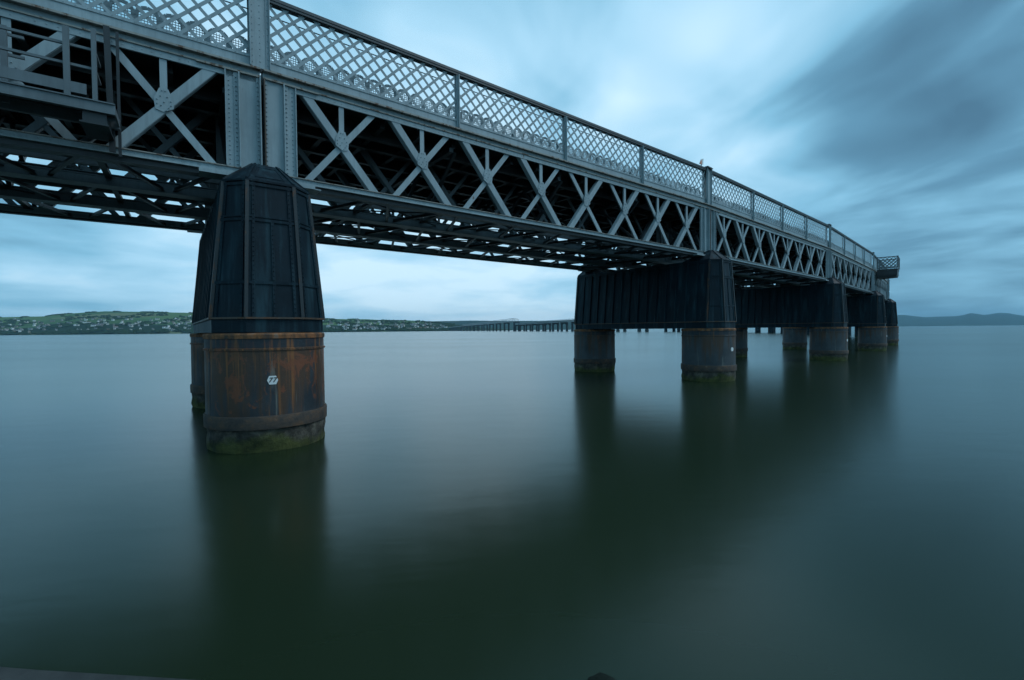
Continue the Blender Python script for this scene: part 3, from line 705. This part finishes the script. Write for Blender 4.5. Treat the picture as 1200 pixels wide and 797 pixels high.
# small marker board over the parapet by the centre pier
mk = empty('marker_board', (piers[1][0], piers[1][1], 0), piers[1][2]); tag(mk, 'small faded orange and white board above the rail by the centre pier', 'marker board')
m = MB(); m.box(-0.62, -0.58, 0.02, 0.05, 10.58, 10.95); m.build('board_post', M['steel_dark'], mk)
m = MB(); m.prism([(-0.86, 10.66), (-0.50, 10.70), (-0.46, 11.00), (-0.70, 10.92)], -0.01, 0.015); m.build('board', [M['white']], mk)
m = MB(); m.prism([(-0.86, 10.66), (-0.66, 10.68), (-0.66, 10.88), (-0.74, 10.84)], -0.022, -0.012); m.build('board_patch', [M['orange']], mk)

# ------------------------------------------------------------------ the rest of the bend and the far crossing (lighter builds)
def far_pier(hb, spacing=SP, w=1.1, arch=False):
    r = empty('bridge_pier')
    if not arch:
        for cy in (0, SP):
            m = MB(); m.lathe([(1.3, -0.5), (1.3, 0.5), (1.26, 0.5), (1.26, 2.6)], 0, cy, 20); m.build('caisson', M['iron'], r)
        m = MB(); m.loft([plan(1.2, .6, -1.2, SP + 1.2, 2.6), plan(.86, .46, -.93, SP + .93, hb)]); m.build('box_shaft', M['iron'], r)
    else:
        for cy in (0.0, 7.6):
            m = MB(); m.lathe([(1.75, -0.5), (1.75, 1.6), (1.6, 1.7), (1.6, 2.6)], 0, cy, 16); m.build('caisson', M['far_iron'], r)
            m = MB(); m.loft([plan(1.3, 0.6, cy - 1.5, cy + 1.5, 2.6), plan(1.1, 0.5, cy - 1.25, cy + 1.25, hb - 2.2)]); m.build('leg', M['far_iron'], r)
        m = MB(); z0 = hb - 4.0; A = []
        for i in range(9): a_ = math.pi * i / 8; A.append((3.8 + 2.9 * math.cos(a_), z0 + 2.2 * math.sin(a_)))
        for (p0, p1) in zip(A[:-1], A[1:]): m.quadbox([(-1.4, p1[0], p1[1]), (1.4, p1[0], p1[1]), (1.4, p0[0], p0[1]), (-1.4, p0[0], p0[1]), (-1.4, p1[0], hb), (1.4, p1[0], hb), (1.4, p0[0], hb), (-1.4, p0[0], hb)])
        m.box(-1.4, 1.4, -1.4, 0.9, hb - 4.3, hb); m.box(-1.4, 1.4, 6.7, 9.0, hb - 4.3, hb)
        m.build('arched_head', M['far_iron'], r)
    return r
def far_span(Ls, hb0, ht, bow=0.0, n=8, trim=0.0):
    r = empty('bridge_span'); 
    def top(f): return ht + bow * 4 * f * (1 - f)
    for yy in (0.0, SP):
        m = MB(); e = trim * (yy / SP)
        x0, x1 = 0.05 + e, Ls - 0.05 - e
        m.box(x0, x1, yy - .12, yy + .12, hb0, hb0 + .35)
        K = 16
        for i in range(K):
            f0, f1 = i / K, (i + 1) / K; m.bar((x0 + (x1 - x0) * f0, yy, top(f0)), (x0 + (x1 - x0) * f1, yy, top(f1)), .3, .4 if bow else .3)
        for i in range(n):
            f0, f1 = i / n, (i + 1) / n; m.bar((x0 + (x1 - x0) * f0, yy, hb0), (x0 + (x1 - x0) * f1, yy, top(f1)), .2, .2, (0, 1, 0)); m.bar((x0 + (x1 - x0) * f0, yy, top(f0)), (x0 + (x1 - x0) * f1, yy, hb0), .2, .2, (0, 1, 0))
        m.build('truss', M['far_steel'], r)
    m = MB(); zd = hb0 + (0.4 if bow else (ht - hb0) * 0.9)
    m.quadbox([(0.05, 0.2, zd), (Ls - .05, 0.2, zd), (Ls - .05 - trim, SP - .2, zd), (.05 + trim, SP - .2, zd), (0.05, 0.2, zd + .4), (Ls - .05, 0.2, zd + .4), (Ls - .05 - trim, SP - .2, zd + .4), (.05 + trim, SP - .2, zd + .4)])
    m.build('deck', M['deck'], r)
    if not bow:
        m = MB()
        for yy in (0.0, SP):
            for z in (ht + 0.3, ht + 1.7): m.box(.05, Ls - .05, yy - .06, yy + .06, z - .1, z + .1)
            k = 0.5
            while k < Ls: m.box(k - .06, k + .06, yy - .05, yy + .05, ht, ht + 1.6); k += 1.6
        m.build('parapet', M['far_steel'], r)
    return r
fp = far_pier(5.95); fs = far_span(L, ZB0, ZT1, 0, 8, 2 * 7.43 * math.tan(D / 2) / 2)
NC = 17 + 4
for i in range(NEARN, NC + 1):
    px, py, t = piers[i]; o = fp if i == NEARN else copy_tree(fp)
    rise = 1 + max(0, i - 9) * 0.045
    o.location = (px, py, 0); o.rotation_euler = (0, 0, t); o.scale = (1, 1, rise)
    tag(o, 'pier on the hidden bend of the bridge, %s along it from the near side' % ORD[i - NEARN], 'bridge pier', 'piers on the far bend of the bridge')
for i in range(NEARN - 1, NC):
    px, py, t = piers[i]; o = fs if i == NEARN - 1 else copy_tree(fs)
    rise = max(0, i - 9) * 0.045 * 5.95
    o.location = (px, py, rise); o.rotation_euler = (0, -math.atan(0.045 * 5.95 / L) if i >= 9 else 0, H0 + i * D)
    tag(o, 'span on the hidden bend of the bridge, %s along it from the near side' % ORD[i - NEARN + 1], 'bridge span', 'spans on the far bend of the bridge')
# straight crossing
ex, ey, _ = piers[NC]; hh = H0 + (NC - 1) * D + D / 2
lowS = [0, 45, 90, 135, 180, 225, 268, 308, 347, 385, 425, 468, 515, 556]
highS = [556 + 97 * k for k in range(0, 11)]
farS = [highS[-1] + 60 * k for k in range(0, 8)]
def onl(s): return (ex + s * math.cos(hh), ey + s * math.sin(hh))
ap = far_pier(12.4, arch=True); n = 0
for k, s in enumerate(lowS[1:]):
    o = ap if k == 0 else copy_tree(ap); o.location = (*onl(s), 0); o.rotation_euler = (0, 0, hh); o.scale = (1, 1, 1)
    tag(o, 'arched pier under the low part of the far crossing, %s from its right-hand end' % ORD[k], 'bridge pier', 'arched piers of the low far crossing')
ls = None
for k in range(len(lowS) - 1):
    ln = lowS[k + 1] - lowS[k]; o = far_span(ln, 12.4, 14.6, 0, 8)
    o.location = (*onl(lowS[k]), 0); o.rotation_euler = (0, 0, hh)
    tag(o, 'low flat truss span of the far crossing, %s from its right-hand end' % ORD[k], 'bridge span', 'low spans of the far crossing')
hpier = far_pier(18.5, arch=True); hs = far_span(97, 18.5, 22.5, 4.5, 10)
for k, s in enumerate(highS):
    o = hpier if k == 0 else copy_tree(hpier); o.location = (*onl(s + 3), 0); o.rotation_euler = (0, 0, hh); o.scale = (1.25, 1.25, 1)
    tag(o, 'tall arched pier under the bowed girders of the far crossing, %s from the right' % ORD[k], 'bridge pier', 'tall piers of the far crossing')
    if k < len(highS) - 1:
        o = hs if k == 0 else copy_tree(hs); o.location = (*onl(s + 3), 0); o.rotation_euler = (0, 0, hh)
        tag(o, 'bow-topped girder span of the far crossing, %s from the right' % ORD[k], 'bridge span', 'bowed spans of the far crossing')
lp = far_pier(17, arch=True); lsn = far_span(60, 17, 19.5, 0, 8)
for k in range(1, 12):
    s = highS[-1] + 60 * k; o = lp if k == 1 else copy_tree(lp); o.location = (*onl(s), 0); o.rotation_euler = (0, 0, hh)
    tag(o, 'small arched pier leading to the wooded far shore, %s beyond the bowed spans' % ORD[k - 1], 'bridge pier', 'far shore approach piers')
    o = lsn if k == 1 else copy_tree(lsn); o.location = (*onl(s - 60), 0); o.rotation_euler = (0, 0, hh)
    tag(o, 'plain span leading to the wooded far shore, %s beyond the bowed spans' % ORD[k - 1], 'bridge span', 'far shore approach spans')

# ------------------------------------------------------------------ distant land
def interp(P, x):
    if x <= P[0][0]: return P[0][1]
    for (a, b), (c, d) in zip(P[:-1], P[1:]):
        if x <= c: return b + (d - b) * (x - a) / (c - a)
    return P[-1][1]
def terrain(name, prof, shore, ridge, back, x0, x1, m_, nx=240, ny=26, rough=3.0, sh=None, seed=0):
    """land rising from the water at 'shore' to a crest at 'ridge' metres out; prof = crest height by bearing"""
    tb = MB(); H = {}
    for j in range(ny + 1):
        f = j / ny
        for i in range(nx + 1):
            px = x0 + (x1 - x0) * i / nx; u = (px - 600) / 545
            sy = shore(px) if callable(shore) else shore
            Y = sy + (back - sy) * f ** 1.15; X = u * Y
            fr = (ridge - sy) / (back - sy); top = interp(prof, px)
            q = f ** 1.15 / fr
            z = top * (q ** 0.75 if q < 1 else max(0.0, 1 - 0.35 * (q - 1)))
            z += (noise.fractal(Vector((X / 330 + seed, Y / 330, seed)), 1.0, 2.0, 4)) * rough * min(1, q * 2.5) * (1 if q < 0.9 or q > 1.1 else 0.35)
            if j == 0: z = -2
            elif z < 1.5: z = 1.5
            tb.v.append((X, Y, z))
    for j in range(ny):
        for i in range(nx):
            a = j * (nx + 1) + i; tb.f.append((a, a + 1, a + nx + 2, a + nx + 1)); tb.m.append(0)
    o = tb.build(name, m_, smooth=False)
    for p_ in o.data.polygons: p_.use_smooth = True
    return tag(o, kind='structure'), tb, nx, ny
hz = lambda px: 391.6 - 0.0095 * px - (391.6 - 0.0095 * 600 - 386.7) * 0 - 0.0
def hprof(pts, dist): return [(px, max(2.0, ((386.7 + (600 - px) * 0.0095) - y_) / 545 * dist)) for px, y_ in pts]
leftp = hprof([(-120, 369), (0, 371), (55, 370), (62, 368.5), (80, 367), (100, 365.5), (125, 364), (150, 364.5), (180, 365), (235, 366), (300, 370), (380, 373), (410, 373.5), (430, 373.5), (455, 375), (480, 375), (510, 377), (535, 380), (560, 383), (590, 385.3), (600, 386)], 2900)
_, tb, nx, ny = terrain('hillside', leftp, lambda px: 2150 + max(0, px - 440) * 3.0, 2900, 3900, -140, 600, M['land'], 300, 30, 2.5, seed=1.3)
def ground_z(X, Y):
    px = X / Y * 545 + 600; i = (px + 140) / 740 * nx; sy = 2150 + max(0, px - 440) * 3.0
    f = max(0, (Y - sy) / (3900 - sy)) ** (1 / 1.15); j = f * ny
    i0 = min(max(int(i), 0), nx - 1); j0 = min(max(int(j), 0), ny - 1); fi = i - i0; fj = j - j0
    g = lambda a, b: tb.v[b * (nx + 1) + a][2]
    return (g(i0, j0) * (1 - fi) + g(i0 + 1, j0) * fi) * (1 - fj) + (g(i0, j0 + 1) * (1 - fi) + g(i0 + 1, j0 + 1) * fi) * fj
midp = hprof([(380, 378), (440, 376.5), (500, 376), (560, 375), (600, 375.5), (650, 375), (700, 373.5), (760, 374), (820, 375), (900, 377), (960, 379), (1000, 381)], 5600)
terrain('far_shore', midp, 4600, 5600, 7000, 380, 1000, M['far_land'], 160, 14, 8, seed=5)
rightp = [(a, b * 1.12) for a, b in hprof([(950, 378), (1000, 373), (1050, 370.3), (1060, 370), (1072, 371.5), (1085, 372.5), (1100, 371.8), (1120, 371.5), (1130, 370), (1138, 368), (1145, 369), (1153, 370), (1162, 369), (1170, 367.8), (1182, 368.2), (1192, 369.8), (1200, 371), (1240, 372), (1300, 368), (1400, 370)], 9500)]
terrain('far_hills', rightp, 7600, 9500, 12000, 930, 1400, M['far_land'], 240, 16, 10, seed=9)

# woodland on the near hillside and along the crest
wd = MB()
def blob(X, Y, z, r, h_):
    k = 6; rings = []
    for f, rr in ((0, .55), (.35, 1.0), (.7, .8), (1, .2)):
        rings.append([(X + r * rr * math.cos(i * math.tau / k + f) * random.uniform(.8, 1.2), Y + r * rr * math.sin(i * math.tau / k + f), z + h_ * f * random.uniform(.9, 1.05)) for i in range(k)])
    wd.loft(rings)
cnt = 0
while cnt < 4200:
    px = random.uniform(-130, 560); u = (px - 600) / 545; sy = 2150 + max(0, px - 440) * 3
    mode = random.random()
    if mode < .22: Y = sy + random.uniform(10, 60)
    elif mode < .75: Y = sy + 620 * random.random() ** 1.5
    else: Y = 2900 + random.uniform(-60, 40)
    if Y > 3100: continue
    X = u * Y; d_ = noise.noise(Vector((X / 170, Y / 120, 2))) + (0.25 if mode < .22 else 0)
    if mode >= .75 and noise.noise(Vector((px / 28, 0, 7))) < -0.02: continue
    if d_ < 0.02 and mode < .75: continue
    blob(X, Y, ground_z(X, Y) - 1.5, random.uniform(7, 12), random.uniform(5, 9.5) * (0.75 if mode >= .75 else 1)); cnt += 1
tag(wd.build('woodland', M['tree'], smooth=True), 'dark green woods on the far left shore, between the houses and fields', 'woodland', kind='stuff')

# houses of the shore town
protos = {}
def house_mesh(wi, ri, shape):
    if (wi, ri, shape) in protos: return protos[wi, ri, shape]
    m = MB(); a, b_, h_ = ((5.5, 4, 5), (9, 4, 5), (4, 4, 6.5))[shape]
    m.box(-a, a, -b_, b_, -4, h_, 0); m.v += [(-a - .5, -b_ - .5, h_ + .02), (a + .5, -b_ - .5, h_ + .02), (a + .5, b_ + .5, h_ + .02), (-a - .5, b_ + .5, h_ + .02), (-a - .2, 0, h_ + 3), (a + .2, 0, h_ + 3)]
    q = len(m.v) - 6
    for f, mi in (((0, 1, 5, 4), 1), ((2, 3, 4, 5), 1), ((0, 4, 3), 0), ((1, 2, 5), 0), ((0, 3, 2, 1), 1)): m.f.append(tuple(q + i for i in f)); m.m.append(mi)
    m.box(-a + .3, -a + 1.5, -.7, .7, h_ + 2, h_ + 5.2, 0)
    me = bpy.data.meshes.new('house'); me.from_pydata(m.v, [], m.f); me.materials.append(HW[wi]); me.materials.append(HR[ri]); me.polygons.foreach_set('material_index', m.m); me.update()
    protos[wi, ri, shape] = me; return me
clusters = [(5, 90), (55, 120), (110, 110), (150, 100), (200, 110), (225, 60), (300, 110), (395, 100), (430, 90), (465, 70), (500, 60)]
made = 0; wn = ['cream', 'brown stone', 'grey', 'white']; rn = ['slate', 'red tiled']
while made < 285:
    cx, sp = random.choice(clusters); px = random.gauss(cx, 17)
    if px < -10 or px > 525: continue
    sy = 2150 + max(0, px - 440) * 3.0; Y = sy + 35 + abs(random.gauss(0, 190)); X = (px - 600) / 545 * Y
    wi = random.choices(range(4), (3, 3, 3, 2))[0]; ri = random.choices((0, 1), (4, 1))[0]
    o = bpy.data.objects.new('house', house_mesh(wi, ri, random.choices((0, 1, 2), (5, 2, 3))[0])); col.objects.link(o)
    o.location = (X, Y, ground_z(X, Y)); o.rotation_euler = (0, 0, random.gauss(0, 0.5))
    tag(o, 'tiny %s house with a %s roof in the town across the water' % (wn[wi], rn[ri]), 'house', '%s houses with %s roofs across the water' % (wn[wi], rn[ri])); made += 1

# ------------------------------------------------------------------ near shore: sea wall and weeded rocks
m = MB(); ws = lambda X: 1.934 - (X + 2.175) * 0.099
xs = [-40 + i * 0.5 for i in range(161)]
for a, c in zip(xs[:-1], xs[1:]):
    ja = 0.012 * noise.noise(Vector((a * 1.3, 0, 0))); jc = 0.012 * noise.noise(Vector((c * 1.3, 0, 0)))
    m.quadbox([(a, -6, -1), (c, -6, -1), (c, ws(c) + 0.15, -1), (a, ws(a) + 0.15, -1), (a, -6, 1.2), (c, -6, 1.2), (c, ws(c) + jc, 1.2), (a, ws(a) + ja, 1.2)])
tag(m.build('sea_wall', M['concrete']), 'rough dark concrete sea wall edge at the bottom left corner', 'sea wall')
def rock(X, Y, r, h_, label, sd):
    m = MB(); rings = []
    for j in range(7):
        f = j / 6; rr = r * math.cos(f * math.pi / 2 * 0.96) ** 0.6; z = -0.25 + (h_ + 0.25) * math.sin(f * math.pi / 2)
        rings.append([(rr * math.cos(i * math.tau / 20) * (1 + .35 * noise.noise(Vector((math.cos(i * math.tau / 20) * 1.5 + sd, math.sin(i * math.tau / 20) * 1.5, f)))), rr * .8 * math.sin(i * math.tau / 20) * (1 + .35 * noise.noise(Vector((math.cos(i * math.tau / 20) * 1.5, math.sin(i * math.tau / 20) * 1.5 + sd, f)))), z + .012 * noise.noise(Vector((i * .7, f * 3, sd)))) for i in range(20)])
    m.loft(rings); o = m.build('rock', M['rock'], smooth=True); o.location = (X, Y, 0)
    tag(o, label, 'rock')
rock(0.64, 3.36, 0.19, 0.025, 'dark weeded rock in the water, bottom edge right of centre', 1)

# ------------------------------------------------------------------ air between here and the hills
hb = MB(); hb.box(-14000, 14000, -400, 13000, -3.2, 420)
HZ = bpy.data.materials.new('estuary_haze'); HZ.use_nodes = True; t = HZ.node_tree; t.nodes.clear()
vo = t.nodes.new('ShaderNodeVolumePrincipled'); oo = t.nodes.new('ShaderNodeOutputMaterial'); t.links.new(vo.outputs[0], oo.inputs['Volume'])
vo.inputs['Color'].default_value = (0.40, 0.74, 0.95, 1); vo.inputs['Density'].default_value = 5e-5
tag(hb.build('haze', HZ), 'faint blue haze over the far shore and hills', 'haze', kind='stuff')
